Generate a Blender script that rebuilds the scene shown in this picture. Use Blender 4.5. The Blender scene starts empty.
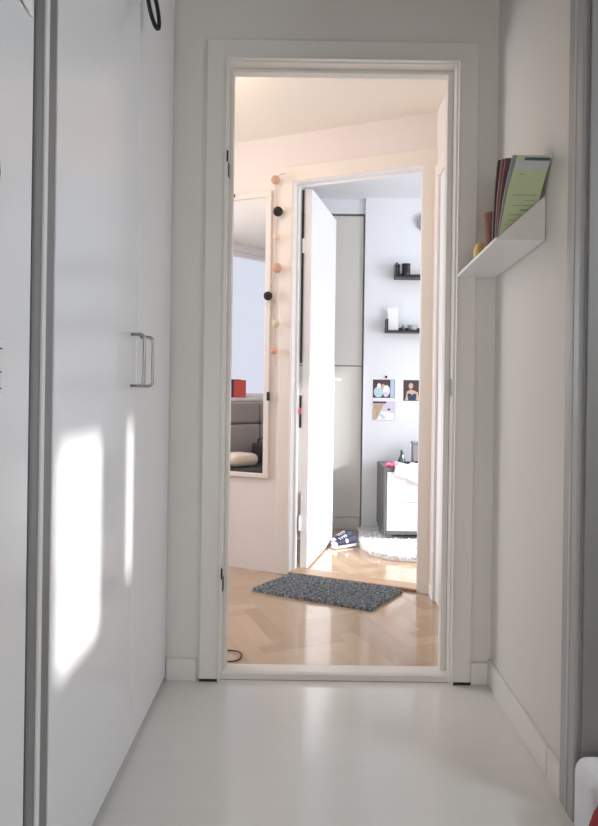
import bpy, bmesh, math, random
from mathutils import Vector, Matrix
random.seed(7)
S = bpy.context.scene
COL = S.collection
PI = math.pi

# ------------------------------------------------------------------ materials
def mat(name, col, rough=0.5, metal=0.0, spec=0.5, coat=0.0, noise=0.0, nscale=8.0, bump=0.0, bscale=60.0, emit=None, estr=0.0, trans=0.0, alpha=1.0, sheen=0.0):
    m = bpy.data.materials.new(name); m.use_nodes = True
    nt = m.node_tree; b = nt.nodes['Principled BSDF']
    c = (col[0], col[1], col[2], 1)
    b.inputs['Base Color'].default_value = c
    b.inputs['Roughness'].default_value = rough
    b.inputs['Metallic'].default_value = metal
    b.inputs['Specular IOR Level'].default_value = spec
    b.inputs['Coat Weight'].default_value = coat
    b.inputs['Coat Roughness'].default_value = 0.12
    b.inputs['Transmission Weight'].default_value = trans
    b.inputs['Sheen Weight'].default_value = sheen
    if emit:
        b.inputs['Emission Color'].default_value = (emit[0], emit[1], emit[2], 1)
        b.inputs['Emission Strength'].default_value = estr
    tc = nt.nodes.new('ShaderNodeTexCoord')
    if noise > 0:
        n = nt.nodes.new('ShaderNodeTexNoise'); n.inputs['Scale'].default_value = nscale; n.inputs['Detail'].default_value = 4
        nt.links.new(tc.outputs['Object'], n.inputs['Vector'])
        r = nt.nodes.new('ShaderNodeMapRange'); r.inputs['To Min'].default_value = 1 - noise; r.inputs['To Max'].default_value = 1 + noise
        nt.links.new(n.outputs['Fac'], r.inputs['Value'])
        mx = nt.nodes.new('ShaderNodeVectorMath'); mx.operation = 'SCALE'; mx.inputs[0].default_value = col[:3]
        nt.links.new(r.outputs['Result'], mx.inputs['Scale']); nt.links.new(mx.outputs['Vector'], b.inputs['Base Color'])
    if bump > 0:
        n2 = nt.nodes.new('ShaderNodeTexNoise'); n2.inputs['Scale'].default_value = bscale; n2.inputs['Detail'].default_value = 3
        nt.links.new(tc.outputs['Object'], n2.inputs['Vector'])
        bp = nt.nodes.new('ShaderNodeBump'); bp.inputs['Strength'].default_value = bump; bp.inputs['Distance'].default_value = 0.01
        nt.links.new(n2.outputs['Fac'], bp.inputs['Height']); nt.links.new(bp.outputs['Normal'], b.inputs['Normal'])
    return m

M = {}
M['hall_wall'] = mat('hall wall paint', (.70, .672, .625), .55, noise=.02, nscale=3, bump=.05, bscale=90)
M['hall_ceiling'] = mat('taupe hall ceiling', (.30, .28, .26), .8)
M['hall_trim'] = mat('hall trim gloss paint', (.725, .698, .652), .33, bump=.02, bscale=40)
M['cabinet'] = mat('white laminate fronts', (.83, .835, .85), .17, noise=.01, nscale=2)
M['carcass'] = mat('white chipboard', (.6, .59, .58), .5)
M['strip'] = mat('grey satin door frame', (.36, .365, .365), .4)
M['strip_dark'] = mat('grey metal door profile', (.20, .203, .205), .4)
M['strip_lip'] = mat('grey white lip', (.5, .49, .47), .45)
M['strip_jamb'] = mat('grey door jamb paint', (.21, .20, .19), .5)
M['strip_white'] = mat('white frame lip', (.78, .78, .76), .4)
M['room_wall'] = mat('warm bedroom wall paint', (.80, .735, .70), .7, noise=.02, nscale=4, bump=.05, bscale=90)
M['room_ceiling'] = mat('cream ceiling paint', (.86, .81, .73), .8)
M['room_trim'] = mat('cream gloss trim', (.84, .77, .70), .35)
M['far_wall'] = mat('cool white wall paint', (.80, .82, .85), .65, noise=.01, nscale=4, bump=.04, bscale=90)
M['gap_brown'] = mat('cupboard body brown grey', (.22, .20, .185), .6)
M['far_ward'] = mat('beige wardrobe laminate', (.66, .645, .60), .45)
M['leaf'] = mat('white gloss door paint', (.86, .86, .87), .35)
M['dark'] = mat('dark metal', (.03, .028, .027), .45, metal=.3)
M['shadowgap'] = mat('dark gap shade', (.02, .02, .02), .9)
M['steel'] = mat('brushed steel', (.36, .35, .33), .32, metal=1.0)
M['brass'] = mat('pale nickel hinge', (.62, .58, .5), .35, metal=1.0)
M['black'] = mat('black lacquer', (.022, .02, .024), .4)
M['black_rubber_and_shade'] = mat('black rubber and gap shade', (.012, .012, .012), .5)
M['mirror'] = mat('mirror glass', (.93, .93, .94), .01, metal=1.0)
M['mirror_frame'] = mat('cream mirror frame', (.82, .76, .70), .4)
M['grey_side'] = mat('grey dresser laminate', (.12, .12, .125), .45, noise=.08, nscale=25)
M['white_gloss'] = mat('white gloss drawer', (.86, .86, .86), .25)
M['green_paper'] = mat('pale green paper', (.50, .56, .33), .6, noise=.04, nscale=30)
M['navy_paper'] = mat('navy print', (.06, .09, .14), .5)
M['maroon_paper'] = mat('maroon print', (.16, .06, .07), .5, noise=.15, nscale=40)
M['brown_paper'] = mat('dark brown print', (.045, .025, .025), .5)
M['grey_paper'] = mat('grey blue print', (.30, .33, .36), .5, noise=.1, nscale=40)
M['orange_paper'] = mat('rust print', (.28, .12, .07), .5)
M['rose_paper'] = mat('dull rose print', (.27, .13, .13), .5, noise=.15, nscale=40)
M['pale_print'] = mat('pale header print', (.50, .54, .52), .5)
M['grey_print'] = mat('grey green print', (.22, .26, .20), .5)
M['pages'] = mat('paper pages', (.62, .58, .52), .7)
M['terracotta'] = mat('terracotta', (.20, .075, .05), .6, noise=.1, nscale=20, bump=.1)
M['yellow'] = mat('yellow skin', (.72, .52, .16), .5, noise=.05, nscale=30, bump=.2, bscale=120)
M['sofa'] = mat('taupe grey sofa cloth', (.34, .31, .295), .9, noise=.06, nscale=60, bump=.3, bscale=300, sheen=.2)
M['cream_cloth'] = mat('cream cushion cloth', (.70, .61, .50), .9, noise=.04, nscale=40, bump=.2, bscale=200)
M['bag'] = mat('dark bag leather', (.03, .03, .03), .5, bump=.2)
M['red_cover'] = mat('red book cover', (.52, .07, .05), .5)
M['navy_cover'] = mat('navy book cover', (.05, .06, .13), .5)
M['pink'] = mat('pink plastic', (.80, .14, .24), .4)
M['white_cloth'] = mat('white thin cloth', (.78, .79, .82), .85, bump=.2, bscale=80)
M['jar'] = mat('dark candle glass', (.04, .022, .025), .2)
M['bottle'] = mat('dark green glass', (.07, .09, .075), .2)
M['grey_vase'] = mat('grey ceramic', (.22, .22, .22), .4)
M['navy_shoe'] = mat('navy shoe textile', (.022, .025, .06), .7)
M['white_shoe'] = mat('white shoe leather', (.75, .75, .80), .5)
M['card'] = mat('white card', (.88, .88, .87), .6)
M['lamp_grey'] = mat('grey lamp enamel', (.42, .42, .42), .4)
M['window_frame'] = mat('white window paint', (.82, .82, .82), .4)
M['wood_edge'] = mat('brown threshold wood', (.24, .12, .06), .5, noise=.1, nscale=30)
M['wood_light'] = mat('pale threshold wood', (.62, .42, .27), .4, noise=.08, nscale=30)
M['skin'] = mat('print flesh tone', (.62, .42, .33), .5)
M['pale_blue'] = mat('print pale blue', (.50, .68, .74), .5)
M['pale_lilac'] = mat('print pale lilac', (.70, .62, .74), .5)
M['print_dark'] = mat('print dark brown', (.07, .04, .04), .5)
M['print_tan'] = mat('print tan', (.50, .36, .22), .5)
M['print_navy'] = mat('print navy', (.04, .05, .12), .5)
M['print_sky'] = mat('print sky', (.45, .58, .80), .5)
M['red_cloth'] = mat('dark red cloth', (.30, .02, .03), .8, bump=.2, bscale=100)
M['ball_pink'] = mat('dusty pink cotton', (.68, .42, .32), .9, bump=.5, bscale=400)
M['ball_pale'] = mat('pale peach cotton', (.86, .68, .56), .9, bump=.5, bscale=400)
M['ball_cream'] = mat('cream cotton', (.76, .67, .50), .9, bump=.5, bscale=400)
M['ball_salmon'] = mat('salmon cotton', (.80, .42, .34), .9, bump=.5, bscale=400)
M['ball_dark'] = mat('dark brown cotton', (.035, .022, .02), .9, bump=.5, bscale=400)
M['string'] = mat('beige string', (.55, .46, .38), .8)

g = bpy.data.materials.new('clear glass'); g.use_nodes = True
nt = g.node_tree; nt.nodes.clear()
o = nt.nodes.new('ShaderNodeOutputMaterial'); mx = nt.nodes.new('ShaderNodeMixShader'); tr = nt.nodes.new('ShaderNodeBsdfTransparent'); gl = nt.nodes.new('ShaderNodeBsdfGlossy')
gl.inputs['Roughness'].default_value = .02; mx.inputs['Fac'].default_value = .06; tr.inputs['Color'].default_value = (.97, .98, 1, 1)
nt.links.new(tr.outputs[0], mx.inputs[1]); nt.links.new(gl.outputs[0], mx.inputs[2]); nt.links.new(mx.outputs[0], o.inputs[0])
M['glass'] = g

def shag_mat(name, c0, c1):
    m = mat(name, c0, .95, sheen=.3); nt = m.node_tree; b = nt.nodes['Principled BSDF']
    n = nt.nodes.new('ShaderNodeTexNoise'); n.inputs['Scale'].default_value = 70; n.inputs['Detail'].default_value = 3
    tc = nt.nodes.new('ShaderNodeTexCoord'); nt.links.new(tc.outputs['Object'], n.inputs['Vector'])
    r = nt.nodes.new('ShaderNodeValToRGB'); r.color_ramp.elements[0].position = .38; r.color_ramp.elements[1].position = .62
    r.color_ramp.elements[0].color = (*c0, 1); r.color_ramp.elements[1].color = (*c1, 1)
    nt.links.new(n.outputs['Fac'], r.inputs[0]); nt.links.new(r.outputs[0], b.inputs['Base Color'])
    return m
M['grey_shag'] = shag_mat('grey shag yarn', (.07, .085, .10), (.36, .40, .43))
M['white_shag'] = shag_mat('white shag yarn', (.84, .85, .87), (.92, .92, .93))

# parquet (colour attribute per block, grain along the block's own UV)
def parquet_mat():
    m = mat('oak block parquet', (.6, .4, .26), .11, coat=.35); nt = m.node_tree; b = nt.nodes['Principled BSDF']
    at = nt.nodes.new('ShaderNodeAttribute'); at.attribute_name = 'tone'
    uv = nt.nodes.new('ShaderNodeUVMap'); mp = nt.nodes.new('ShaderNodeMapping'); mp.inputs['Scale'].default_value = (3, 60, 1)
    n = nt.nodes.new('ShaderNodeTexNoise'); n.inputs['Scale'].default_value = 1.5; n.inputs['Detail'].default_value = 5
    nt.links.new(uv.outputs[0], mp.inputs[0]); nt.links.new(mp.outputs[0], n.inputs['Vector'])
    r = nt.nodes.new('ShaderNodeValToRGB')
    r.color_ramp.elements[0].color = (.40, .275, .18, 1); r.color_ramp.elements[1].color = (.58, .43, .295, 1)
    r.color_ramp.elements[0].position = .0; r.color_ramp.elements[1].position = 1
    a = nt.nodes.new('ShaderNodeMath'); a.operation = 'MULTIPLY_ADD'; a.inputs[1].default_value = .45
    nt.links.new(n.outputs['Fac'], a.inputs[0])
    s2 = nt.nodes.new('ShaderNodeMath'); s2.operation = 'MULTIPLY'; s2.inputs[1].default_value = .62
    nt.links.new(at.outputs['Fac'], s2.inputs[0]); nt.links.new(s2.outputs[0], a.inputs[2])
    nt.links.new(a.outputs[0], r.inputs[0]); nt.links.new(r.outputs[0], b.inputs['Base Color'])
    return m
M['parquet'] = parquet_mat()
M['parquet_gap'] = mat('parquet joint', (.34, .21, .14), .6)

def hallfloor_mat():
    m = mat('white painted boards', (.72, .71, .68), .22, coat=.45); nt = m.node_tree; b = nt.nodes['Principled BSDF']
    tc = nt.nodes.new('ShaderNodeTexCoord')
    br = nt.nodes.new('ShaderNodeTexBrick'); br.inputs['Scale'].default_value = 1.0
    br.inputs['Brick Width'].default_value = 1.25; br.inputs['Row Height'].default_value = .19; br.inputs['Mortar Size'].default_value = .0012
    br.inputs['Color1'].default_value = (.70, .69, .655, 1); br.inputs['Color2'].default_value = (.73, .715, .685, 1); br.inputs['Mortar'].default_value = (.65, .64, .61, 1)
    br.inputs['Mortar Smooth'].default_value = .6
    nt.links.new(tc.outputs['Object'], br.inputs['Vector']); nt.links.new(br.outputs['Color'], b.inputs['Base Color'])
    n = nt.nodes.new('ShaderNodeTexNoise'); n.inputs['Scale'].default_value = 9; n.inputs['Detail'].default_value = 4
    nt.links.new(tc.outputs['Object'], n.inputs['Vector'])
    r = nt.nodes.new('ShaderNodeMapRange'); r.inputs['To Min'].default_value = .10; r.inputs['To Max'].default_value = .20
    nt.links.new(n.outputs['Fac'], r.inputs['Value']); nt.links.new(r.outputs[0], b.inputs['Roughness'])
    bp = nt.nodes.new('ShaderNodeBump'); bp.inputs['Strength'].default_value = .12; bp.inputs['Distance'].default_value = .01
    nt.links.new(n.outputs['Fac'], bp.inputs['Height']); nt.links.new(bp.outputs['Normal'], b.inputs['Normal'])
    return m
M['hall_floor'] = hallfloor_mat()

# ------------------------------------------------------------------ mesh helpers
class MB:
    def __init__(s): s.bm = bmesh.new(); s.mats = []
    def mi(s, m):
        if m is None: return 0
        if m not in s.mats: s.mats.append(m)
        return s.mats.index(m)
    def box(s, x0, x1, y0, y1, z0, z1, m=None, rot=None):
        vs = [s.bm.verts.new(v) for v in ((x0,y0,z0),(x1,y0,z0),(x1,y1,z0),(x0,y1,z0),(x0,y0,z1),(x1,y0,z1),(x1,y1,z1),(x0,y1,z1))]
        k = s.mi(m)
        for f in ((0,3,2,1),(4,5,6,7),(0,1,5,4),(1,2,6,5),(2,3,7,6),(3,0,4,7)):
            s.bm.faces.new([vs[i] for i in f]).material_index = k
        if rot is not None:
            for v in vs: v.co = rot @ v.co
        return s
    def prism(s, pts, off, m=None):      # polygon pts extruded by vector off
        k = s.mi(m); a = [s.bm.verts.new(p) for p in pts]; b = [s.bm.verts.new(Vector(p) + Vector(off)) for p in pts]
        s.bm.faces.new(a).material_index = k; s.bm.faces.new(b[::-1]).material_index = k
        n = len(a)
        for i in range(n): s.bm.faces.new((a[i], b[i], b[(i+1) % n], a[(i+1) % n])).material_index = k
        return s
    def uframe(s, x0, x1, w0, w1, y0, y1, zt, wt, m=None):
        """door surround in one piece: outer x0..x1, side widths w0 / w1, head from zt-wt to zt"""
        p = [(x0, 0), (x0+w0, 0), (x0+w0, zt-wt), (x1-w1, zt-wt), (x1-w1, 0), (x1, 0), (x1, zt), (x0, zt)]
        k = s.mi(m); a = [s.bm.verts.new((q[0], y0, q[1])) for q in p]; b = [s.bm.verts.new((q[0], y1, q[1])) for q in p]
        for f in ((0,1,2,7), (2,3,6,7), (3,4,5,6)):
            s.bm.faces.new([a[i] for i in f]).material_index = k; s.bm.faces.new([b[i] for i in f][::-1]).material_index = k
        for i in range(8): s.bm.faces.new((a[i], b[i], b[(i+1) % 8], a[(i+1) % 8])).material_index = k
        return s
    def poly(s, pts, m=None):
        s.bm.faces.new([s.bm.verts.new(p) for p in pts]).material_index = s.mi(m); return s
    def lathe(s, prof, c=(0,0,0), n=24, m=None):
        k = s.mi(m); rings = []
        for r, z in prof:
            if r < 1e-6: rings.append([s.bm.verts.new((c[0], c[1], c[2]+z))])
            else: rings.append([s.bm.verts.new((c[0]+r*math.cos(2*PI*i/n), c[1]+r*math.sin(2*PI*i/n), c[2]+z)) for i in range(n)])
        for A, B in zip(rings, rings[1:]):
            for i in range(n):
                j = (i+1) % n
                if len(A) == 1 and len(B) == 1: continue
                if len(A) == 1: f = (A[0], B[j], B[i])
                elif len(B) == 1: f = (A[i], A[j], B[0])
                else: f = (A[i], A[j], B[j], B[i])
                s.bm.faces.new(f).material_index = k
        return s
    def tube(s, pts, r, n=10, m=None, closed=False):
        k = s.mi(m); P = [Vector(p) for p in pts]; rings = []
        up = None
        for i, p in enumerate(P):
            if closed: d = P[(i+1) % len(P)] - P[i-1]
            else: d = (P[min(i+1, len(P)-1)] - P[max(i-1, 0)])
            d.normalize()
            if up is None: up = d.orthogonal().normalized()
            up = (up - d * up.dot(d)).normalized(); w = d.cross(up)
            rings.append([s.bm.verts.new(p + r*(math.cos(2*PI*a/n)*up + math.sin(2*PI*a/n)*w)) for a in range(n)])
        rr = rings + ([rings[0]] if closed else [])
        for A, B in zip(rr, rr[1:]):
            for i in range(n): s.bm.faces.new((A[i], A[(i+1) % n], B[(i+1) % n], B[i])).material_index = k
        if not closed:
            s.bm.faces.new(rings[0][::-1]).material_index = k; s.bm.faces.new(rings[-1]).material_index = k
        return s
    def sphere(s, c, r, sc=(1,1,1), seg=20, m=None):
        k = s.mi(m); res = bmesh.ops.create_uvsphere(s.bm, u_segments=seg, v_segments=seg//2, radius=r)
        for v in res['verts']: v.co = Vector((v.co.x*sc[0]+c[0], v.co.y*sc[1]+c[1], v.co.z*sc[2]+c[2]))
        for v in res['verts']:
            for f in v.link_faces: f.material_index = k
        return s
    def build(s, name, m=None, parent=None, loc=None, bevel=0, smooth=False, sub=0, seg=2):
        bmesh.ops.recalc_face_normals(s.bm, faces=s.bm.faces)
        me = bpy.data.meshes.new(name); s.bm.to_mesh(me); s.bm.free()
        if m is not None and not s.mats: me.materials.append(m)
        for x in s.mats: me.materials.append(x)
        o = bpy.data.objects.new(name, me); COL.objects.link(o)
        if parent is not None: o.parent = parent
        if loc is not None: o.location = loc
        if smooth:
            for p in me.polygons: p.use_smooth = True
        if bevel:
            b = o.modifiers.new('bevel', 'BEVEL'); b.width = bevel; b.segments = seg; b.limit_method = 'ANGLE'; b.angle_limit = .6
        if sub:
            u = o.modifiers.new('sub', 'SUBSURF'); u.levels = sub; u.render_levels = sub
        return o

def tag(o, label=None, cat=None, group=None, kind=None):
    if label: o['label'] = label
    if cat: o['category'] = cat
    if group: o['group'] = group
    if kind: o['kind'] = kind
    return o
def thing(name, loc, label, cat, rz=0, group=None, kind=None):
    o = bpy.data.objects.new(name, None); COL.objects.link(o); o.empty_display_size = .05
    o.location = loc; o.rotation_euler = (0, 0, rz)
    return tag(o, label, cat, group, kind)
def struct(name, mb, m, label, cat, bevel=0):
    return tag(mb.build(name, m, bevel=bevel), label, cat, kind='structure')
def wall_boxes(mb, a0, a1, z0, z1, holes, put):
    """rectangular wall a0..a1 x z0..z1 with holes (h0,h1,zb,zt); put(a0,a1,z0,z1) adds a box"""
    cur = a0
    for h0, h1, zb, zt in sorted(holes):
        if h0 > cur: put(cur, h0, z0, z1)
        if zb > z0: put(h0, h1, z0, zb)
        if zt < z1: put(h0, h1, zt, z1)
        cur = h1
    if cur < a1: put(cur, a1, z0, z1)
    return mb

F = 640.0; VX, VY, ROLL, EYE = 305.0, 390.0, 0.014, 1.0      # lens of the photo: focal length in px, vanishing point, roll, eye height
def uv(px, py):
    dx, dy = px-VX, py-VY
    return dx + ROLL*dy, dy - ROLL*dx

# ------------------------------------------------------------------ the hall shell
XL, XR, YE = -.463, .65, 2.2
CH, CR = 2.42, 2.385
struct('floor_hall', MB().box(-1.15, .66, -2.5, YE, -.05, 0).box(.66, 1.7, .2, 1.9, -.05, 0), M['hall_floor'], 'glossy white painted board floor of the hall', 'floor')
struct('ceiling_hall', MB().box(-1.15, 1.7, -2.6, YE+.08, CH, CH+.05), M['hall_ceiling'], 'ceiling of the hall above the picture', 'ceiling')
w = MB(); wall_boxes(w, -1.15, .75, 0, CH, [(-.297, .527, 0, 2.135)], lambda a, b, c, d: w.box(a, b, YE, YE+.08, c, d))
struct('wall_end', w, M['hall_wall'], 'white end wall of the hall around the doorway', 'wall')
w = MB(); wall_boxes(w, -2.5, YE, 0, CH, [(.60, 1.49, 0, 2.12)], lambda a, b, c, d: w.box(XR, XR+.10, a, b, c, d))
struct('wall_right', w, M['hall_wall'], 'white right wall of the hall carrying the small shelf', 'wall')
struct('wall_left', MB().box(-1.15, -1.07, -2.5, YE, 0, CH).box(-.60, XL-.012, -2.5, 1.083, 0, CH), M['hall_wall'], 'white left wall of the hall', 'wall')
w = MB(); wall_boxes(w, -1.15, .75, 0, CH, [(-.35, .55, .15, 2.0)], lambda a, b, c, d: w.box(a, b, -2.6, -2.5, c, d))  # unseen opening, added to let light in from behind
struct('wall_back', w, M['hall_wall'], 'white wall behind the hall with an unseen opening added for light', 'wall')

# side room on the right (openings added to shape the sun patch on the wardrobe)
w = MB(); wall_boxes(w, .2, 1.9, 0, CH, [(.46, .73, 1.315, 1.79), (.93, 1.0, 1.37, 1.81)], lambda a, b, c, d: w.box(1.6, 1.7, a, b, c, d))
w.box(.75, 1.7, .1, .2, 0, CH).box(.75, 1.6, 1.8, 1.9, 0, CH)
struct('wall_side', w, M['hall_wall'], 'white wall of the small room off the hall', 'wall')

# baseboards
b = MB().box(XL+.002, -.36, YE-.014, YE, 0, .075).box(.58, XR-.012, YE-.014, YE, 0, .075)
struct('baseboard_end', b, M['hall_trim'], 'white baseboard of the hall end wall', 'baseboard', .003)
b = MB().box(XR-.012, XR, 1.66, YE, 0, .085).box(XR-.012, XR, 1.572, 1.657, 0, .085)
struct('baseboard_right', b, M['hall_trim'], 'white baseboard of the right hall wall', 'baseboard', .003)

# door_1: hall doorway (no leaf): casing, jamb, stop, threshold, hinges
d1 = thing('door_1', (.115, YE, 0), 'white framed open doorway at the end of the hall', 'doorway', kind='structure')
ox = -.115
c = MB()
c.uframe(-.350+ox, .580+ox, .066, .063, -.014, 0, 2.197, .066)
c.build('casing', M['hall_trim'], d1, bevel=.004)
c = MB()
c.uframe(-.286+ox, .519+ox, .006, .006, -.020, 0, 2.135, .007)
c.build('casing_bead', M['hall_trim'], d1, bevel=.0015)
c = MB()
c.uframe(-.297+ox, .527+ox, .021, .020, 0, .085, 2.135, .010)
c.build('jamb', M['hall_trim'], d1, bevel=.002)
c = MB()
c.uframe(-.276+ox, .507+ox, .013, .020, .045, .083, 2.125, .012)
c.build('door_stop', M['hall_trim'], d1, bevel=.002)
MB().prism([(-.276+ox, .004, 0), (-.276+ox, .002, .022), (-.276+ox, .014, .026), (-.276+ox, .070, .026), (-.276+ox, .084, .018), (-.276+ox, .084, 0)], (.783, 0, 0)).build('threshold', M['hall_trim'], d1, bevel=.002)
for z in (1.80, .365):
    MB().lathe([(0, -.018), (.0035, -.018), (.0035, .018), (0, .018)], (-.2775+ox, -.003, z), 10).box(-.2765+ox, -.2745+ox, .002, .04, z-.065, z-.018).build('hinge', M['dark'], d1)
MB().box(.5045+ox, .5075+ox, .006, .03, .985, 1.045).build('strike_plate', M['steel'], d1, bevel=.001)
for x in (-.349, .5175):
    MB().box(x+ox, x+.062+ox, -.0155, -.001, .0, .009).build('floor_gap_shade', M['shadowgap'], d1)  # black strip painted in for the shade under the casing

# door_2's casing on the right wall of the hall (side room)
d2 = thing('door_2', (XR, 1.49, 0), 'grey-white cased doorway on the right side of the hall', 'doorway', kind='structure')
MB().box(-.013, 0, .0, .035, 0, 2.2).box(-.013, 0, .047, .082, 0, 2.2).box(-.013, 0, -.89, 0, 2.12, 2.2).box(-.013, 0, -.97, -.89, 0, 2.2).build('casing', M['strip'], d2, bevel=.004)
MB().box(-.015, 0, .0355, .0465, 0, 2.2).build('casing_bead', M['strip_lip'], d2, bevel=.003)
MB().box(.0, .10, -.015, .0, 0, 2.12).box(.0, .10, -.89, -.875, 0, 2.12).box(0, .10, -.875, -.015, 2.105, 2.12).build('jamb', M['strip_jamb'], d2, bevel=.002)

# left: panel door and its frame strips
d5 = thing('door_3', (XL, .62, 0), 'plain white door close on the left with things hanging on it', 'door', kind='structure')
MB().box(-.01, 0, -.36, .455, .012, 2.36).build('leaf', M['cabinet'], d5, bevel=.002)
t5 = MB().box(XL-.02, XL+.002, 1.083, 1.114, 0, CH).box(XL-.02, XL+.0, 1.1275, 1.174, 0, CH)
struct('trim_left', t5, M['strip_dark'], 'grey vertical frame profiles beside the near left door', 'trim', .003)
struct('trim_lip', MB().box(XL-.02, XL+.006, 1.1145, 1.127, 0, CH), M['strip_white'], 'thin white lip between the grey frame profiles', 'trim', .002)

# ------------------------------------------------------------------ hall wardrobe
hw = thing('wardrobe', (XL, 1.176, 0), 'tall white wardrobe with two steel handled doors along the left of the hall', 'wardrobe')
MB().box(-.58, -.022, 0, 1.016, .002, CH-.004).build('body', M['carcass'], hw, bevel=.002)
for y0, y1, hy in ((.003, .574, .525), (.579, .990, .619)):
    dr = MB().box(-.020, 0, y0, y1, .018, CH-.006).build('door', M['cabinet'], hw, bevel=.0025)
    z0, z1, r = 1.005, 1.142, .0042
    pts = [(0, hy, z0), (.022, hy, z0)]
    for a in range(6): t = a/5*PI/2; pts.append((.022+.013*math.sin(t), hy, z0+.013-.013*math.cos(t)))
    for a in range(6): t = a/5*PI/2; pts.append((.022+.013*math.cos(t), hy, z1-.013+.013*math.sin(t)))
    pts.append((0, hy, z1))
    MB().tube(pts, r, 12).build('handle', M['steel'], dr, smooth=True)
MB().box(-.020, -.001, .993, 1.016, .018, CH-.006).build('filler_strip', M['cabinet'], hw, bevel=.002)

# dark strap loop hanging from an over-door hook at the top of the wardrobe
hk = thing('hanging_strap', (XL, 1.745, 2.088), 'dark loop of strap hanging from a hook high on the wardrobe doors', 'strap')
MB().box(.001, .004, -.012, .012, .03, .12).tube([(.002, 0, .04), (.02, 0, .03), (.034, 0, .035), (.04, 0, .06)], .004, 8).build('hook', M['dark'], hk)
pts = []
for i in range(28):
    t = i/28*2*PI
    pts.append((.034+.010*math.sin(t)-.018*math.cos(t), .0+.006*math.sin(t)+.02*math.cos(t), .0+.075*math.cos(t)-.045))
MB().tube(pts, .0058, 8, closed=True).build('strap_loop', M['black_rubber_and_shade'], hk, smooth=True)

# things on the near left door
nt_ = thing('paper_tag', (XL, .985, 1.612), 'pale paper tag on a dark cord hanging at the top left corner', 'tag')
MB().prism([(.004, .004, .06), (.004, .062, .06), (.004, .072, -.004), (.004, .022, .004)], (.0015, 0, 0)).build('tag_sheet', M['card'], nt_)
MB().tube([(.009, -.006, .06), (.010, .002, .025), (.010, .020, .000)], .003, 8).build('cord', M['dark'], nt_)
tag(MB().box(XL+.0005, XL+.002, .50, .973, .98, 1.07, M['card']).box(XL+.002, XL+.0024, .90, .972, 1.055, 1.0575, M['dark']).box(XL+.002, XL+.0024, .90, .972, 1.02, 1.022, M['dark']).box(XL+.002, XL+.0024, .90, .972, .995, .997, M['dark']).build('hanging_notice'),
    'white sheet with dark lines stuck on the near left door at handle height', 'paper')
pn = thing('hanging_peg', (XL, .918, 1.285), 'dark red tipped peg at the left edge of the picture', 'peg')
MB().lathe([(0, 0), (.009, .0), (.011, .02), (.009, .045), (0, .05)], (.012, -.004, 0), 12).build('peg_body', M['red_cloth'], pn, smooth=True)
MB().lathe([(0, -.022), (.006, -.02), (.008, -.004), (0, 0)], (.012, -.004, 0), 12).build('peg_end', M['dark'], pn, smooth=True)

# ------------------------------------------------------------------ small shelf in the hall
sh = thing('wall_shelf', (XR, 1.748, 1.416), 'small white shelf with triangular end panel on the right wall', 'shelf')
sl = -.052
R = Matrix.Rotation(sl, 4, 'X')
MB().box(-.135, -.001, 0, .448, 0, .010, rot=R).build('board', M['cabinet'], sh, bevel=.002)
MB().prism([(-.135, -.0065, 0), (-.002, -.0065, 0), (-.002, -.0065, .124), (-.128, -.0065, .010)], (0, .006, 0)).build('end_panel', M['hall_trim'], sh, bevel=.001)
MB().box(-.005, -.001, .006, .44, .010, .055, rot=R).build('back_lip', M['hall_trim'], sh, bevel=.001)

def booklet(y, x0, w, h, bend, mf, label, thick=.005, lines=None, rz=0, tilt=.07):
    """floppy booklet standing across the shelf, cover towards the camera; its top droops forward"""
    z = 1.426 - (y-1.748)*.052 + .003
    o = thing('booklet', (x0, y, z), label, 'booklet', rz=rz, group='booklets standing on the hall shelf')
    def P(x, d, q): return (x+q*tilt, d-bend*q*q, q-.15*bend*q*q+x*.0)
    def slab(mb, xa, xb, da, db, za, zb, m, n=10):
        k = mb.mi(m); rows = []
        for i in range(n+1):
            q = za+(zb-za)*i/n; rows.append([mb.bm.verts.new(P(x, d, q)) for x, d in ((xa, da), (xb, da), (xb, db), (xa, db))])
        for A, B in zip(rows, rows[1:]):
            for i in range(4): mb.bm.faces.new((A[i], A[(i+1) % 4], B[(i+1) % 4], B[i])).material_index = k
        mb.bm.faces.new(rows[0]).material_index = k; mb.bm.faces.new(rows[-1][::-1]).material_index = k
    b = MB(); slab(b, .001, w, .0006, thick-.0006, .0005, h-.001, M['pages']); b.build('pages', None, o)
    b = MB(); slab(b, 0, w, 0, .0005, 0, h, mf); slab(b, 0, w, thick-.0005, thick, 0, h, mf); slab(b, -.0008, 0, 0, thick, 0, h, mf)
    for xa, xb, za, zb, m in (lines or []): slab(b, xa, xb, -.0007, -.0001, za, zb, m, 3)
    b.build('cover', None, o)
    return o
NV, GP, PG = M['navy_paper'], M['green_paper'], M['grey_paper']
h_ = .213
LN = [(.020, .088, h_-.012, h_-.005, NV), (.001, .089, h_-.034, h_-.0125, M['pale_print'])]
for z, a_, c_ in ((.026, .04, .062), (.046, .016, .032), (.098, .012, .078), (.112, .05, .078), (.125, .015, .082), (.138, .042, .064), (.150, .012, .05), (.165, .012, .045), (.178, .010, .03)):
    LN.append((a_, c_, h_-z, h_-z+.0016 + (.002 if z == .138 else 0), M['grey_print']))
booklet(1.770, .533, .090, h_, 1.70, GP, 'pale green printed leaflet, front one standing on the hall shelf', .004, LN, tilt=.105)
booklet(1.781, .532, .098, .219, 1.5, PG, 'grey blue booklet directly behind the green leaflet', .006, tilt=.07)
booklet(1.794, .533, .100, .221, 1.0, M['maroon_paper'], 'maroon booklet between the grey and the dark brown ones', .008, tilt=.03)
booklet(1.811, .533, .098, .227, .85, M['rose_paper'], 'dull rose booklet leaning just in front of the dark brown one', .008, tilt=.01)
booklet(1.830, .532, .10, .232, .75, M['brown_paper'], 'dark brown booklet at the back of the row on the shelf', .011, tilt=0)

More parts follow.
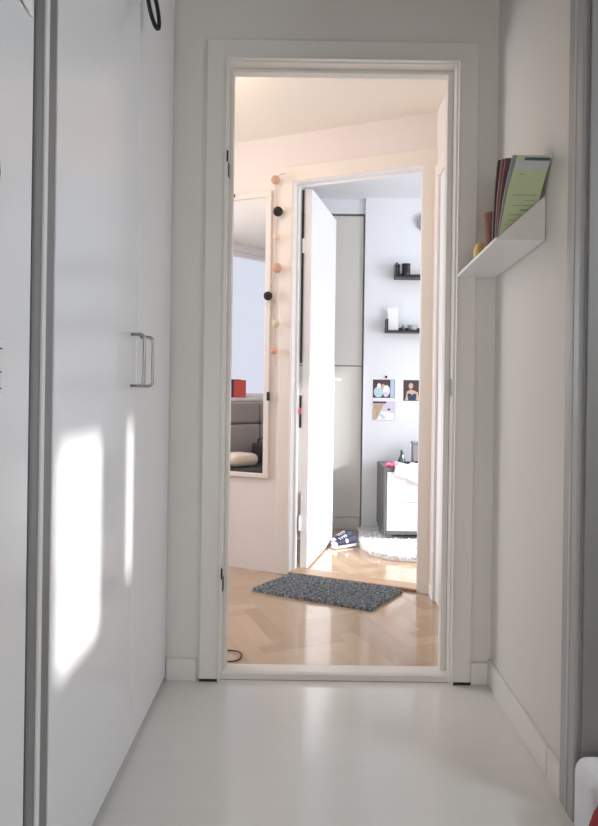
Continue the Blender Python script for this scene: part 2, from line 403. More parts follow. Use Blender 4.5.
pot = thing('clay_cup', (.576, 1.955, 1.4165), 'brown terracotta cup standing behind the booklets on the shelf', 'cup')
MB().lathe([(0, 0), (.024, 0), (.027, .01), (.038, .118), (.040, .122), (.040, .128), (.036, .128), (.024, .01), (0, .01)], n=28).build('cup_body', M['terracotta'], pot, smooth=True)
lem = thing('yellow_candle', (.556, 2.05, 1.4115), 'small yellow rounded candle at the far end of the shelf', 'candle')
MB().lathe([(0, 0), (.017, .0), (.021, .01), (.022, .042), (.019, .056), (.011, .066), (0, .069)], n=24).build('candle_body', M['yellow'], lem, smooth=True)

# doorway bundle, bottom right
cu = MB(); cu.box(0, .28, -.125, 0, 0, .186)
cu = cu.build('floor_cushion', M['white_cloth'], smooth=True, bevel=.032, seg=5); cu.location = (XR-.034, 1.458, .001)
tag(cu, 'white soft cushion lying in the doorway on the right', 'cushion')
rb = MB().sphere((0, 0, .11), .11, (.72, .62, 1), 24).build('red_pouch', M['red_cloth'], smooth=True); rb.location = (.648, 1.25, .0)
tag(rb, 'dark red soft pouch just entering the bottom right corner', 'pouch')

# ------------------------------------------------------------------ parquet of the two rooms
def herringbone():
    bm = bmesh.new(); ly = bm.loops.layers.uv.new('UVMap'); lc = bm.verts.layers.float.new('tone')
    L, W, gp = .35, .07, .0005
    rot = Matrix.Rotation(math.radians(22), 2)
    n = int(L/W)
    def plank(x, y, horiz):
        if horiz: q = [(x+gp, y+gp), (x+L-gp, y+gp), (x+L-gp, y+W-gp), (x+gp, y+W-gp)]
        else: q = [(x+gp, y+gp), (x+W-gp, y+gp), (x+W-gp, y+L-gp), (x+gp, y+L-gp)]
        P = [rot @ Vector(p) for p in q]
        if all(p.x < -2.6 or p.x > 2.6 or p.y < -.2+.9 or p.y > 5.4 for p in [p_ + Vector((0, 1.5)) for p_ in P]): return
        t = random.random(); ou, ov = random.uniform(0, 50), random.uniform(0, 50)
        vs = []
        for p in P:
            v = bm.verts.new((p.x, p.y+1.5, 0)); v[lc] = t; vs.append(v)
        f = bm.faces.new(vs)
        uvs = [(0, 0), (L, 0), (L, W), (0, W)] if horiz else [(0, 0), (0, W), (L, W), (L, 0)]
        for lp, c_ in zip(f.loops, uvs): lp[ly].uv = (c_[0]+ou, c_[1]+ov)
    for k in range(-90, 90):           # diagonal stair of L-shaped pairs
        for j in range(-14, 14):
            x = k*W + j*(2*L); y = k*W
            if abs(x) > 9 or abs(y) > 9: continue
            plank(x, y, True)
            plank(x+L, y - L + W, False) if False else plank(x - W + 0, y + 0 - 0, False) if False else None
            plank(x+L, y-0, False) if False else plank(x-W, y-L+W, False) if False else plank(x+L, y-L+W, False)
    bmesh.ops.bisect_plane(bm, geom=bm.verts[:]+bm.edges[:]+bm.faces[:], plane_co=(0, .95, 0), plane_no=(0, -1, 0), clear_outer=True)
    # room 2 does not run under the hall: cut the block X > -1.07, Y < 2.28
    bmesh.ops.bisect_plane(bm, geom=bm.verts[:]+bm.edges[:]+bm.faces[:], plane_co=(-1.15, 0, 0), plane_no=(1, 0, 0))
    bmesh.ops.bisect_plane(bm, geom=bm.verts[:]+bm.edges[:]+bm.faces[:], plane_co=(0, 2.25, 0), plane_no=(0, 1, 0))
    kill = [f for f in bm.faces if (f.calc_center_median().x > -1.15 and f.calc_center_median().y < 2.25) or abs(f.calc_center_median().x) > 2.6 or f.calc_center_median().y > 5.35]
    bmesh.ops.delete(bm, geom=kill, context='FACES')
    bmesh.ops.recalc_face_normals(bm, faces=bm.faces)
    for f in bm.faces:
        if f.normal.z < 0: f.normal_flip()
    me = bpy.data.meshes.new('parquet'); bm.to_mesh(me); bm.free(); me.materials.append(M['parquet'])
    o = bpy.data.objects.new('floor_parquet', me); COL.objects.link(o)
    return tag(o, 'pale oak block parquet running through both rooms beyond the hall', 'floor', kind='structure')
herringbone()
struct('floor_base', MB().box(-2.5, -1.15, .9, 5.4, -.05, -.0008).box(-1.15, 2.6, 2.25, 5.4, -.05, -.0008), M['parquet_gap'], 'screed under the parquet blocks', 'floor')
PH0 = -.4235
yl = lambda x: 3.165+.045+(x-.637)*PH0
struct('ceiling_room', MB().prism([(-2.5, .9, CR), (-1.15, .9, CR), (-1.15, YE+.08, CR), (2.6, YE+.08, CR), (2.6, yl(2.6), CR), (-2.5, yl(-2.5), CR)], (0, 0, .05)), M['room_ceiling'], 'cream ceiling of the room beyond the hall', 'ceiling')
struct('ceiling_far', MB().prism([(-2.5, yl(-2.5), CR), (2.6, yl(2.6), CR), (2.6, 5.4, CR), (-2.5, 5.4, CR)], (0, 0, .05)), M['far_wall'], 'white ceiling of the far room', 'ceiling')

# ------------------------------------------------------------------ room 2
w = MB(); wall_boxes(w, .9, 5.4, 0, CR, [(1.05, 2.14, .92, 2.32), (2.75, 4.0, .9, 2.2)], lambda a, b, c, d: w.box(-2.5, -2.4, a, b, c, d))  # second opening is unseen, added to light the room
w.box(-2.5, -1.15, .9, 1.0, 0, CR)
struct('wall_west', w, M['far_wall'], 'warm white window wall seen only in the mirror', 'wall')
struct('wall_north', MB().box(-1.155, -1.15, 1.0, YE+.08, 0, CR).box(-1.155, .635, YE+.08, YE+.085, 2.2, CR).box(-1.155, -.36, YE+.08, YE+.085, 0, 2.2).box(.585, .635, YE+.08, YE+.085, 0, 2.2), M['room_wall'], 'room side of the hall wall', 'wall')
# right wall with a cased door
RX, RY = .637, 3.165
struct('wall_east', MB().box(RX, RX+.1, YE+.08, RY+.12, 0, CR), M['room_wall'], 'cream right wall of the room beyond the hall', 'wall')
d4 = thing('door_4', (RX, 2.35, 0), 'cream cased closed door on the right wall of the bedroom', 'door', kind='structure')
MB().box(-.015, 0, .70, .79, .0, 2.105).box(-.015, 0, -.02, .70, 2.03, 2.105).build('casing', M['room_trim'], d4, bevel=.004)
MB().box(-.020, 0, .688, .699, 0, 2.03).build('casing_bead', M['leaf'], d4, bevel=.002)
MB().box(-.008, 0, -.02, .685, .01, 2.028).build('leaf', M['leaf'], d4, bevel=.002)
MB().box(-.018, 0, .693, .793, .0, .06).build('plinth_block', M['leaf'], d4, bevel=.003)

# angled wall frame: local x to the right, local y into the wall
PHI = -math.atan(.4235)
O = Vector((RX, RY)); EX = Vector((math.cos(PHI), math.sin(PHI))); EY = Vector((-math.sin(PHI), math.cos(PHI)))
def wx(px, py=400, off=0.0):
    """local x on the angled wall (plane local y = off) of the photo column px"""
    u, v = uv(px, py); k = u/F; P = O + EY*off
    return (k*P.y - P.x)/(EX.x - k*EX.y)
def wz(px, py, off=0.0):
    s = wx(px, py, off); P = O + EY*off + EX*s
    return EYE - uv(px, py)[1]/F*P.y
OL, OR_ = wx(291.3, 400), wx(419, 400)
TOPZ = 2.122
rootW = lambda x, z=0, y=0: ((O+EX*x+EY*y).x, (O+EX*x+EY*y).y, z)
w = MB(); wall_boxes(w, -3.55, 2.05, 0, CR, [(OL-.02, OR_+.02, 0, TOPZ+.02)], lambda a, b, c, d: w.box(a, b, 0, .05, c, d, M['room_wall']).box(a, b, .05, .1, c, d, M['far_wall']))
aw = struct('wall_angled', w, None, 'peach white angled wall with mirror and inner doorway', 'wall')
aw.location = (O.x, O.y, 0); aw.rotation_euler = (0, 0, PHI)

d6 = thing('door_5', rootW(OL), 'cream framed inner doorway with a white door opened into the far room', 'door', rz=PHI, kind='structure')
W2 = OR_-OL
MB().uframe(-.075, W2+.08, .071, .076, -.014, 0, TOPZ+.085, .081).build('casing', M['room_trim'], d6, bevel=.004)
MB().uframe(-.02, W2+.02, .02, .02, -.004, .104, TOPZ+.02, .02).build('jamb', M['leaf'], d6, bevel=.002)
MB().box(.0, .012, .045, .06, 0, TOPZ).box(W2-.012, W2, .045, .06, 0, TOPZ).box(.012, W2-.012, .045, .06, TOPZ-.012, TOPZ).build('door_stop', M['leaf'], d6, bevel=.001)
MB().box(0, W2, .0, .10, 0.0004, .014, M['wood_light']).box(0, W2, -.012, -.0005, .0004, .010, M['wood_edge']).build('threshold', None, d6, bevel=.001)
# leaf: hinged on the left, opened away
LA = math.radians(97)
lf_ang = math.radians(90-14.2) - PHI      # direction of the leaf in local frame
lw, th = W2-.02, .042
hx, hy = .017, .108
MBL = MB().box(0, lw, -th, 0, .012, TOPZ-.004)
leaf = MBL.build('leaf', M['leaf'], d6, bevel=.0025); leaf.location = (hx, hy, 0); leaf.rotation_euler = (0, 0, lf_ang)
leaf['label'] = 'white door leaf standing open'
for z in (1.80, .26):
    MB().lathe([(0, -.04), (.006, -.04), (.006, .04), (0, .04)], (-.006, .004, z), 10).box(-.0015, -.0002, -.034, .004, z-.045, z+.045).build('hinge', M['leaf'], leaf)
MB().box(-.009, -.003, .001, .013, 1.15, TOPZ-.012).box(-.009, -.003, .001, .013, .79, .97).build('hinge_gap_shade', M['black_rubber_and_shade'], leaf)  # black strips stand in for the shade in the hinge gap
hd = MB().tube([(lw-.05, -th-.0005, 1.07), (lw-.05, -th-.045, 1.07), (lw-.065, -th-.05, 1.07), (lw-.15, -th-.05, 1.07)], .008, 10).build('handle', M['white_gloss'], leaf, smooth=True)
MB().box(-.014, -.0095, -.001, .014, .865, .90).build('ribbon', M['pink'], leaf, bevel=.002)

# mirror
mr = thing('wall_mirror', rootW(wx(270.3, 400), 0), 'tall cream framed mirror on the angled wall left of the inner door', 'mirror', rz=PHI)
mz0, mz1 = wz(268, 478), wz(268, 192)
mw = .56; fr = .032
MB().box(-mw, 0, -.022, -.0015, mz0, mz0+fr-.008).box(-mw, 0, -.022, -.0015, mz1-fr, mz1).box(-mw, -mw+fr, -.022, -.0015, mz0+fr-.008, mz1-fr).box(-fr, 0, -.022, -.0015, mz0+fr-.008, mz1-fr).build('frame', M['mirror_frame'], mr, bevel=.003)
MB().box(-mw+fr, -fr, -.012, -.004, mz0+fr-.008, mz1-fr).build('mirror_glass', M['mirror'], mr)
zc = wz(271, 396)
MB().box(-.006, .008, -.036, -.022, zc-.025, zc+.022).build('latch', M['dark'], mr, bevel=.002)

# garland of cotton balls
gx = wx(276, 180)
gz = wz(276, 180)
ga = thing('ball_garland', rootW(gx, gz), 'string of pink, cream and dark cotton balls hanging beside the mirror', 'garland', rz=PHI)
balls = [(275.5, 180, 'ball_pink', 1), (278, 211.5, 'ball_dark', 1.08), (276.5, 237, 'ball_pale', .8), (277, 268, 'ball_pink', 1.08), (268, 296, 'ball_dark', 1), (276, 324, 'ball_cream', .85), (274, 350.5, 'ball_salmon', .85)]
bp = []
for px, py, mm, s in balls:
    x = wx(px, py, -.05)-gx; z = wz(px, py, -.05)-gz; bp.append((x, -.05, z))
    MB().sphere((x, -.05, z), .0245*s, seg=20).build('cotton_ball', M[mm], ga, smooth=True)
sp = [(.07, -.006, .03), (.035, -.03, .015)] + bp + [(bp[-1][0]+.01, -.04, bp[-1][2]-.08)]
MB().tube(sp, .0016, 6).build('string', M['string'], ga)
pk = thing('wall_peg', rootW(wx(236, 197), wz(236, 197)), 'tiny dark peg on the wall above the mirror by the hall frame', 'peg', rz=PHI)
MB().sphere((0, -.028, 0), .008, (1, 1, 1.4), 12).build('peg_head', M['dark'], pk, smooth=True)
MB().tube([(0, -.028, 0), (0, -.0005, 0)], .003, 8).build('peg_stem', M['dark'], pk)

# rugs made of yarn tufts
def tuft_rug(name, poly, z0, hgt, nt_, m, label, r0=.004, spread=.012, loc=(0, 0)):
    bm = bmesh.new()
    xs = [p[0] for p in poly]; ys = [p[1] for p in poly]
    def inside(x, y):
        c = False; n = len(poly); j = n-1
        for i in range(n):
            if (poly[i][1] > y) != (poly[j][1] > y) and x < (poly[j][0]-poly[i][0])*(y-poly[i][1])/(poly[j][1]-poly[i][1])+poly[i][0]: c = not c
            j = i
        return c
    a = [bm.verts.new((x-loc[0], y-loc[1], z0+.0005)) for x, y in poly]; b = [bm.verts.new((x-loc[0], y-loc[1], z0+hgt*.45)) for x, y in poly]
    bm.faces.new(a[::-1]); bm.faces.new(b)
    for i in range(len(a)): bm.faces.new((a[i], a[(i+1) % len(a)], b[(i+1) % len(a)], b[i]))
    k = 0
    while k < nt_:
        x, y = random.uniform(min(xs), max(xs)), random.uniform(min(ys), max(ys))
        if not inside(x, y): continue
        k += 1; x -= loc[0]; y -= loc[1]
        h = hgt*random.uniform(.65, 1); dx, dy = random.uniform(-spread, spread), random.uniform(-spread, spread)
        base = z0+hgt*.3; aa = random.uniform(0, 2*PI)
        q = [bm.verts.new((x+r0*math.cos(aa+t), y+r0*math.sin(aa+t), base)) for t in (0, 2.1, 4.2)]
        q2 = [bm.verts.new((x+dx*.5+r0*.9*math.cos(aa+t), y+dy*.5+r0*.9*math.sin(aa+t), z0+h*.75)) for t in (0, 2.1, 4.2)]
        tp = bm.verts.new((x+dx, y+dy, z0+h))
        for i in range(3):
            j = (i+1) % 3; bm.faces.new((q[i], q[j], q2[j], q2[i])); bm.faces.new((q2[i], q2[j], tp))
    me = bpy.data.meshes.new(name); bm.normal_update(); bm.to_mesh(me); bm.free(); me.materials.append(m)
    for p in me.polygons: p.use_smooth = True
    o = bpy.data.objects.new(name, me); COL.objects.link(o); o.location = (loc[0], loc[1], 0)
    return tag(o, label, 'rug')
tuft_rug('door_rug', [(-.25, 3.17), (.03, 3.03), (.31, 2.90), (.50, 3.18), (.49, 3.205), (-.065, 3.445)], 0, .020, 9000, M['grey_shag'],
         'small dark grey shaggy rug in front of the inner doorway', loc=(.12, 3.18))
tuft_rug('fluffy_rug', [(.40, 4.54), (.385, 4.3), (.365, 4.06), (.41, 3.90), (.50, 3.78), (.72, 3.72), (1.0, 3.76), (1.35, 3.95), (1.5, 4.2), (1.42, 4.5), (.9, 4.56)], 0, .045, 13000, M['white_shag'],
         'white fluffy rug on the floor of the far room', r0=.008, spread=.022, loc=(.9, 4.2))

# cable loop on the floor
cb = thing('cable', (-.272, 2.37, .0), 'thin black cable loop on the parquet at the left of the threshold', 'cable')
pts = []
for i in range(25):
    t = -2.0+i/24*4.0
    pts.append((-.018+.062*math.cos(t)+.005, .055*math.sin(t)+.012, .0045+.002*(1+math.sin(3*t))))
pts = [(-.13, -.05, .004)] + pts + [(-.14, .075, .004)]
MB().tube(pts, .0028, 8).build('cable_loop', M['black_rubber_and_shade'], cb, smooth=True)

# sofa, bag, cushion and books by the window (seen in the mirror)
sf = thing('sofa', (-1.95, 1.95, 0), 'taupe grey sofa under the window, reflected in the mirror', 'sofa')
MB().box(-.38, .40, -.80, .80, .07, .26).build('base', M['bag'], sf, bevel=.01)
for y0, y1 in ((-.79, -.005), (.005, .79)):
    MB().box(-.14, .42, y0, y1, .262, .35).build('seat_cushion', M['bag'], sf, bevel=.04, seg=4, smooth=True)
    MB().box(-.37, -.15, y0, y1, .352, .68).build('back_cushion', M['sofa'], sf, bevel=.03, seg=4, smooth=True)
    MB().box(-.40, -.16, y0, y1, .685, .885).build('head_cushion', M['sofa'], sf, bevel=.03, seg=4, smooth=True)
for x in (-.34, .36):
    for y in (-.74, .74):
        MB().lathe([(0, 0), (.016, 0), (.024, .07), (0, .07)], (x, y, 0), 12).build('leg', M['black'], sf)
cc = MB().box(-.14, .14, -.14, .14, 0, .105).build('cushion', M['cream_cloth'], bevel=.05, seg=5, smooth=True); cc.location = (-1.84, 2.43, .352)
tag(cc, 'cream cushion lying on the sofa seat in the mirror', 'cushion')
bg = thing('handbag', (-1.90, 2.08, .352), 'black handbag on the sofa beside the cream cushion in the mirror', 'bag', rz=-.3)
MB().box(-.10, .10, -.06, .06, 0, .17).build('bag_body', M['bag'], bg, bevel=.02, seg=3)
MB().tube([(-.07, 0, .155), (-.06, 0, .20), (0, 0, .215), (.06, 0, .21), (.07, 0, .155)], .007, 8).build('bag_handle', M['bag'], bg, smooth=True)
wd = thing('window_1', (-2.45, 1.595, .92), 'white framed bright window above the sofa', 'window', kind='structure')
MB().box(-.03, .03, -.545, -.50, 0, 1.40).box(-.03, .03, .50, .545, 0, 1.40).box(-.03, .03, -.50, .50, 0, .04).box(-.03, .03, -.50, .50, 1.36, 1.40).build('window_frame', M['window_frame'], wd, bevel=.004)
MB().box(-.004, .004, -.50, .50, .04, 1.36).build('pane', M['glass'], wd)
MB().box(.05, .20, -.56, .70, -.03, -.001).build('window_sill', M['window_frame'], wd, bevel=.004)
for (bx_, y, h, t, mm, lab) in ((-2.365, 2.06, .172, .016, 'navy_cover', 'navy book standing on the window sill, reflected in the mirror'), (-2.305, 2.045, .165, .03, 'red_cover', 'red book beside the navy one on the window sill, in the mirror')):
    bk = thing('book', (bx_, y, .92), lab, 'book', rz=-.89, group='books on the window sill')
    MB().box(-.055, .055, -t/2+.001, t/2-.001, .003, h-.003).build('pages', M['pages'], bk)
    MB().box(-.057, .057, -t/2, -t/2+.0015, 0, h).box(-.057, .057, t/2-.0015, t/2, 0, h).box(.056, .058, -t/2, t/2, 0, h).build('cover', M[mm], bk)

# ------------------------------------------------------------------ far room
BY = 4.6
w = MB(); wall_boxes(w, 2.3, 4.7, 0, CR, [(2.55, 3.88, .35, 2.15)], lambda a, b, c, d: w.box(2.5, 2.6, a, b, c, d))
struct('wall_far_right', w, M['far_wall'], 'white right wall of the far room with its window', 'wall')
struct('wall_far', MB().box(.418, 2.5, BY, BY+.1, 0, CR).box(-1.6, -.196, 4.72, 4.82, 0, CR).box(-.196, .418, 4.63, 4.82, 2.28, CR).box(.418, .43, BY+.1, 5.3, 0, CR).box(-1.6, -1.5, 4.05, 4.72, 0, CR), M['far_wall'], 'cool white back wall of the far room with photos', 'wall')
wr = thing('tall_cupboard', (-.19, 4.63, 0), 'beige built-in cupboard with upper and lower door in the far room', 'cupboard')
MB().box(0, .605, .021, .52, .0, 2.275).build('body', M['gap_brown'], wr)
MB().box(.0, .598, .004, .020, 0, .082).build('plinth', M['far_ward'], wr)
zs = EYE-uv(350, 366)[1]/F*4.63
MB().box(.002, .600, 0, .020, .086, zs-.003).build('door', M['far_ward'], wr, bevel=.002)
dk = MB().box(.002, .600, 0, .020, zs+.003, 2.262).build('door', M['far_ward'], wr, bevel=.002)
if 0: kn = MB().tube([(.40, 0, 1.075), (.40, -.022, 1.075), (.46, -.022, 1.075), (.46, 0, 1.075)], .004, 8).build('handle', M['white_gloss'], wr)

dz = thing('dresser', (.525, 4.17, .046), 'low grey chest with two glossy white drawers on the fluffy rug', 'dresser')
DH = .432
MB().box(0, .018, 0, .42, .02, DH).box(.782, .80, 0, .42, .02, DH).box(0.018, .782, 0, .42, .02, .04).box(.018, .782, .40, .42, .04, DH).build('body', M['grey_side'], dz, bevel=.002)
MB().box(0, .80, -.002, .42, DH+.0005, DH+.018).build('top', M['grey_side'], dz, bevel=.002)
for z0, z1 in ((.043, .228), (.232, DH-.004)):
    MB().box(.020, .780, .0, .018, z0, z1).box(.03, .77, .018, .38, z0+.01, z0+.10).build('drawer', M['white_gloss'], dz, bevel=.002)
for x in (.03, .77):
    for y in (.03, .39):
        MB().box(x-.02, x+.02, y-.02, y+.02, 0, .02).build('foot', M['grey_side'], dz)
DT = .046+DH+.018
bow = thing('hair_bow', (.572, 4.23, DT+.0005), 'bright pink bow on the left corner of the grey chest', 'bow')
MB().sphere((-.016, 0, .018), .020, (1, .6, .9), 16).sphere((.022, .0, .019), .022, (1, .6, .85), 16).build('bow_loops', M['pink'], bow, smooth=True)
MB().sphere((.003, -.008, .016), .010, (1, 1, 1), 12).build('bow_knot', M['pink'], bow, smooth=True)
# cloth draped over the front edge
cm = MB(); nx, ny = 22, 18; rows = []
for j in range(ny):
    row = []
    for i in range(nx):
        a = i/(nx-1); t = j/(ny-1)
        x = .605 + a*.42 + .02*math.sin(t*5)
        s = .22 - t*(.22+.05+.10*min(1, a*1.6)) 
        fold = .006*math.sin(a*26+t*3)+.004*math.sin(a*47)
        if s >= 0: p = (x, 4.165+s, DT+.010+fold*.8+.010*(1-t)*abs(math.sin(a*9+1)))
        else: p = (x+fold, 4.158-.006+fold, DT+.010+s)
        row.append(cm.bm.verts.new(p))
    rows.append(row)
for A, B in zip(rows, rows[1:]):
    for i in range(nx-1): cm.bm.faces.new((A[i], A[i+1], B[i+1], B[i]))
cl = cm.build('draped_cloth', M['white_cloth'], smooth=True); so = cl.modifiers.new('s', 'SOLIDIFY'); so.thickness = .003; so.offset = 1
tag(cl, 'thin white cloth draped over the front edge of the grey chest', 'cloth')
bo = thing('perfume_bottle', (.678, 4.44, DT+.0005), 'small dark green pointed bottle at the back of the grey chest', 'bottle')
MB().lathe([(0, 0), (.030, 0), (.032, .008), (.012, .062), (.010, .068), (0, .068)], n=24).build('bottle_body', M['bottle'], bo, smooth=True)
MB().lathe([(0, .068), (.010, .068), (.011, .09), (.007, .098), (0, .098)], n=16).build('stopper', M['bottle'], bo, smooth=True)
va = thing('square_vase', (.785, 4.46, DT+.0005), 'grey square vase behind the dark bottle on the chest', 'vase')
MB().prism([(-.034, -.034, 0), (.034, -.034, 0), (.034, .034, 0), (-.034, .034, 0)], (0, 0, .138)).build('vase_body', M['grey_vase'], va, bevel=.006)
MB().box(-.038, .038, -.038, .038, .139, .154).build('vase_rim', M['grey_vase'], va, bevel=.003)
gb = MB().box(-.06, .06, -.03, .03, 0, .022).build('black_case', M['black'], bevel=.009, seg=3); gb.location = (.76, 4.398, DT+.0005)
tag(gb, 'flat black case lying in front of the grey vase', 'case')

# picture ledges with their things
def ledge(px, py, label, upz):
    u, v = uv(px, py); Y = BY-.11; x = u/F*Y; z = EYE-v/F*Y
    l = thing('picture_ledge', (x, BY, z), label, 'shelf', group='black picture ledges in the far room')
    MB().box(0, .75, -.11, -.0015, 0, .014).build('board', M['black'], l, bevel=.001)
    MB().box(0.0, .75, -.012, -.0015, .014, .04).build('back_lip', M['black'], l, bevel=.001)
    MB().box(0, .012, -.11, -.013, .0145, upz).build('end_panel', M['black'], l, bevel=.001)
    return x, z+.0145
x1, z1 = ledge(396, 277.3, 'upper black ledge holding a dark candle jar', .105)
x2, z2 = ledge(386.5, 332, 'lower black ledge holding a white card', .095)
j = thing('candle_jar', (x1+.078, BY-.06, z1), 'dark candle jar on the upper black ledge', 'jar')
MB().lathe([(0, 0), (.027, 0), (.030, .006), (.030, .072), (.027, .074), (0, .074)], n=24).build('jar_body', M['jar'], j, smooth=True)
MB().lathe([(0, .0745), (.031, .0745), (.031, .090), (0, .092)], n=24).build('lid', M['black'], j)
f_ = thing('small_figure', (x1+.027, BY-.06, z1), 'thin dark stick standing left of the candle jar', 'figure')
MB().lathe([(0, 0), (.007, 0), (.006, .06), (.008, .075), (.005, .09), (0, .092)], n=12).build('figure_body', M['dark'], f_, smooth=True)
cd = thing('greeting_card', (x2+.055, BY-.062, z2+.002), 'folded white card standing on the lower black ledge', 'card')
Rm = Matrix.Rotation(-.10, 4, 'X') @ Matrix.Rotation(-.05, 4, 'Y')
MB().box(-.035, .035, -.0015, 0, .002, .165, rot=Rm).build('card_front', M['card'], cd)
MB().box(-.033, .037, .026, .0275, .003, .158, rot=Matrix.Rotation(.04, 4, 'X')).build('card_back', M['card'], cd)
tm = thing('small_bottle', (x2+.125, BY-.06, z2), 'small grey bottle right of the white card', 'bottle')
MB().lathe([(0, 0), (.012, 0), (.012, .025), (.006, .034), (.006, .045), (0, .045)], n=16).build('bottle_body', M['grey_vase'], tm, smooth=True)
gc = thing('glass_bowl', (x2+.190, BY-.06, z2), 'pale glass bowl at the right on the lower black ledge', 'bowl')
MB().lathe([(0, 0), (.022, 0), (.030, .01), (.036, .04), (.034, .04), (.028, .012), (0, .006)], n=24).build('bowl_body', M['lamp_grey'], gc, smooth=True)

# photos on the wall (flat prints)
def photo(px0, py0, px1, py1, label, shapes, base):
    def P(px, py):
        u, v = uv(px, py); return Vector((u/F*BY, BY, EYE-v/F*BY))
    a, b = P(px0, py0), P(px1, py1); W_, H_ = b.x-a.x, a.z-b.z
    p = thing('photo_print', (a.x, BY, b.z), label, 'photo', group='photo prints on the far wall')
    MB().box(0, W_, -.0015, -.0006, 0, H_).build('sheet', M[base], p)
    im = MB(); k = 0
    for mm, pts in shapes:
        k += 1; y = -.0016-.0002*k
        im.poly([(x*W_, y, z*H_) for x, z in pts], M[mm])
    im.build('picture', None, p)
def ell(cx, cy, rx, ry, n=14): return [(cx+rx*math.cos(2*PI*i/n), cy+ry*math.sin(2*PI*i/n)) for i in range(n)]
photo(373, 379.5, 394.5, 398, 'print of two embracing people in pale clothes, upper left photo on the wall',
      [('print_sky', [(.8, 0.02), (.98, 0.02), (.98, .98), (.8, .98)]), ('pale_blue', ell(.26, .32, .22, .3)), ('skin', ell(.47, .62, .09, .15)), ('card', ell(.28, .66, .09, .14)), ('card', ell(.62, .40, .16, .3)), ('pale_lilac', ell(.60, .2, .12, .15))], 'print_dark')
photo(372.5, 401, 395, 421, 'print with fair hair and pale pink cloth, just below the embracing couple',
      [('print_dark', [(0.02, .88), (.6, .88), (.6, .98), (.02, .98)]), ('print_tan', [(.02, .05), (.2, .1), (.35, .5), (.5, .85), (.05, .86)]), ('skin', [(.0, .1), (.12, .12), (.15, .6), (.0, .6)]), ('card', [(.2, .05), (.95, .05), (.95, .4), (.4, .5)]), ('print_navy', ell(.72, .58, .07, .05)), ('pale_blue', [(.25, .4), (.4, .35), (.6, .15), (.45, .1)])], 'pale_lilac')
photo(403.5, 380, 421, 401, 'print of a person in a dark top against black, right of the other two',
      [('skin', ell(.42, .72, .13, .14)), ('skin', [(.1, .02), (.2, .45), (.4, .55), (.6, .5), (.8, .42), (.92, .02)]), ('print_navy', [(.28, .02), (.22, .34), (.36, .36), (.48, .28), (.62, .36), (.74, .32), (.7, .02)])], 'print_dark')
pp = thing('push_pin', (uv(386, 377)[0]/F*BY, BY, EYE-uv(386, 377)[1]/F*BY), 'dark push pin just above the upper left photo', 'pin')
MB().tube([(0, -.0005, 0), (0, -.008, 0)], .003, 8).build('pin_stem', M['dark'], pp)
MB().sphere((0, -.012, 0), .009, (1, .6, 1), 12).build('pin_head', M['dark'], pp, smooth=True)
wl = thing('round_wall_lamp', (.845, BY, 2.215), 'round grey wall lamp half hidden by the inner door frame', 'lamp')
MB().tube([(0, -.0005, 0), (0, -.022, 0)], .05, 28).build('lamp_base', M['lamp_grey'], wl, bevel=.003)
MB().sphere((0, -.022, 0), .062, (1, .35, 1), 28).build('lamp_shade', M['lamp_grey'], wl, smooth=True)

# sneakers by the rug
def sneaker(loc, rz, label, sc=.84):
    s = thing('sneaker', loc, label, 'shoe', rz=rz, group='pair of sneakers by the far rug')
    s.scale = (sc, sc, sc)
    def ring(y, w_, z0, z1, n=12):
        return [(w_*math.cos(t)*(1 if math.sin(t) < 0 else .86), y, (z0+z1)/2+(z1-z0)/2*math.sin(t)) for t in [2*PI*i/n for i in range(n)]]
    def loft(prof, name, m):
        mb = MB(); rs = [[mb.bm.verts.new(p) for p in ring(*q)] for q in prof]
        for A, B in zip(rs, rs[1:]):
            for i in range(12): mb.bm.faces.new((A[i], A[(i+1) % 12], B[(i+1) % 12], B[i]))
        mb.bm.faces.new(rs[0]); mb.bm.faces.new(rs[-1][::-1])
        return mb.build(name, m, s, smooth=True, sub=1)
    loft([(-.11, .018, 0, .02), (-.10, .032, 0, .022), (-.04, .04, 0, .022), (.03, .034, 0, .022), (.09, .034, 0, .024), (.115, .02, 0, .024)], 'sole', M['white_shoe'])
    loft([(-.105, .014, .02, .034), (-.09, .03, .018, .05), (-.05, .036, .018, .062), (.0, .034, .018, .078), (.05, .032, .018, .09), (.095, .031, .018, .095), (.11, .018, .02, .085)], 'upper', M['navy_shoe'])
    mb = MB(); mb.sphere((0, .01, .05), .036, (1.02, .62, .66), 16); mb.build('side_stripe', M['white_shoe'], s, smooth=True)
    mb = MB(); mb.sphere((0, -.085, .032), .033, (.95, .7, .62), 16); mb.build('toe_cap', M['white_shoe'], s, smooth=True)
    mb = MB()
    for k in range(4): mb.tube([(-.018, -.04+.018*k, .066+.006*k), (0, -.04+.018*k, .073+.007*k), (.018, -.04+.018*k, .066+.006*k)], .003, 6)
    mb.build('laces', M['white_shoe'], s, smooth=True)
sneaker((.262, 4.08, .0005), math.radians(-60), 'navy and white sneaker lying nearer to the doorway by the rug edge')
sneaker((.255, 4.19, .0005), math.radians(-52), 'navy and white sneaker behind the nearer one by the rug edge')

# window of far room (glass and frames)
wn = thing('window_2', (2.55, 3.215, .35), 'tall white framed window of the far room', 'window', kind='structure')
MB().box(-.03, .03, -.665, -.63, 0, 1.8).box(-.03, .03, .63, .665, 0, 1.8).box(-.03, .03, -.63, .63, 0, .04).box(-.03, .03, -.63, .63, 1.76, 1.8).build('window_frame', M['window_frame'], wn)
MB().box(-.003, .003, -.63, .63, .04, 1.76).build('pane', M['glass'], wn)

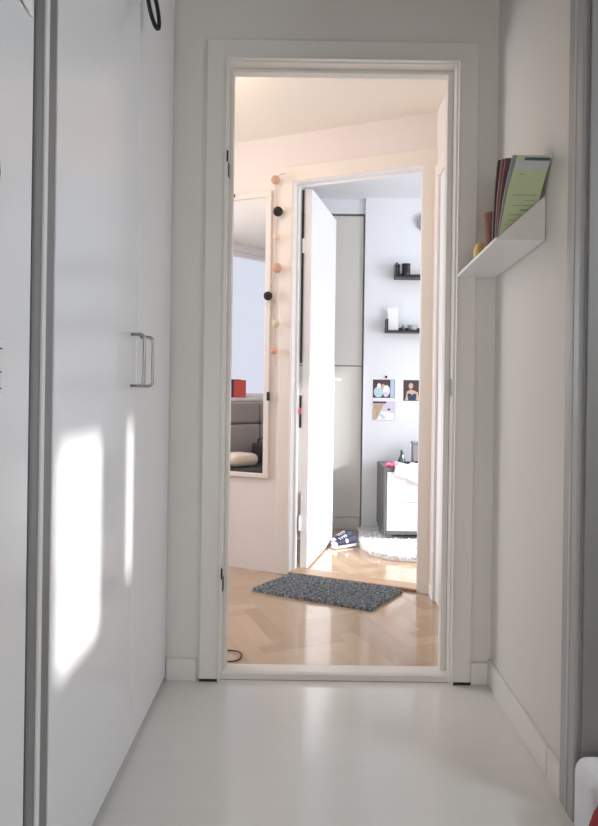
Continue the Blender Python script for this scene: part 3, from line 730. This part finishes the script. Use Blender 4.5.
# ------------------------------------------------------------------ light
world = bpy.data.worlds.new('sky'); S.world = world; world.use_nodes = True
bg_ = world.node_tree.nodes['Background']; bg_.inputs['Color'].default_value = (.89, .90, 1.0, 1); bg_.inputs['Strength'].default_value = .98
sd = bpy.data.lights.new('sun', 'SUN'); sd.energy = 8; sd.angle = math.radians(1.9); sd.color = (1, .965, .93)
so_ = bpy.data.objects.new('sun', sd); COL.objects.link(so_)
so_.rotation_euler = Vector((-1, .35, -.42)).to_track_quat('-Z', 'Y').to_euler(); so_.location = (6, -2, 5)
def area(name, loc, dirv, sx, sy, energy, col):
    l = bpy.data.lights.new(name, 'AREA'); l.shape = 'RECTANGLE'; l.size = sx; l.size_y = sy; l.energy = energy; l.color = col
    o = bpy.data.objects.new(name, l); COL.objects.link(o); o.location = loc
    o.rotation_euler = Vector(dirv).to_track_quat('-Z', 'Y').to_euler(); return o
area('fill_hall', (.1, -2.42, .70), (0, 1, -.42), .85, 1.0, 20, (.97, .97, 1))  # added fill light behind the camera, brightens the lower hall
area('fill_bedroom', (-2.36, 3.37, 1.5), (1, 0, 0), 1.1, 1.2, 27, (.86, .90, 1))  # added fill light at the unseen second opening
area('daylight_far', (2.46, 3.2, 1.25), (-1, .75, 0), 1.2, 1.7, 32, (.93, .96, 1))
area('fill_side', (1.57, .72, 1.59), (-1, .3, -.3), .5, .42, 15, (.80, .90, 1))  # added cool fill light, brightens the wardrobe fronts
pl = bpy.data.lights.new('ceiling_lamp', 'POINT'); pl.energy = 6.5; pl.color = (1, .80, .60); pl.shadow_soft_size = .12
po = bpy.data.objects.new('ceiling_lamp', pl); COL.objects.link(po); po.location = (-.62, 2.70, 2.15)

# ------------------------------------------------------------------ camera
cam = bpy.data.cameras.new('camera'); co = bpy.data.objects.new('camera', cam); COL.objects.link(co)
cam.sensor_fit = 'VERTICAL'; cam.sensor_height = 36; cam.lens = F/826*36
cam.shift_x = -6/826; cam.shift_y = -23/826; cam.clip_start = .02
co.location = (0, 0, EYE)
co.matrix_world = Matrix.Translation((0, 0, EYE)) @ Matrix.Rotation(PI/2, 4, 'X') @ Matrix.Rotation(ROLL, 4, 'Z')
S.camera = co
S.cycles.max_bounces = 12; S.cycles.diffuse_bounces = 8; S.cycles.use_denoising = True
S.cycles.sample_clamp_indirect = 6
S.view_settings.view_transform = 'Standard'; S.view_settings.look = 'None'
S.view_settings.exposure = 0; S.view_settings.gamma = 1
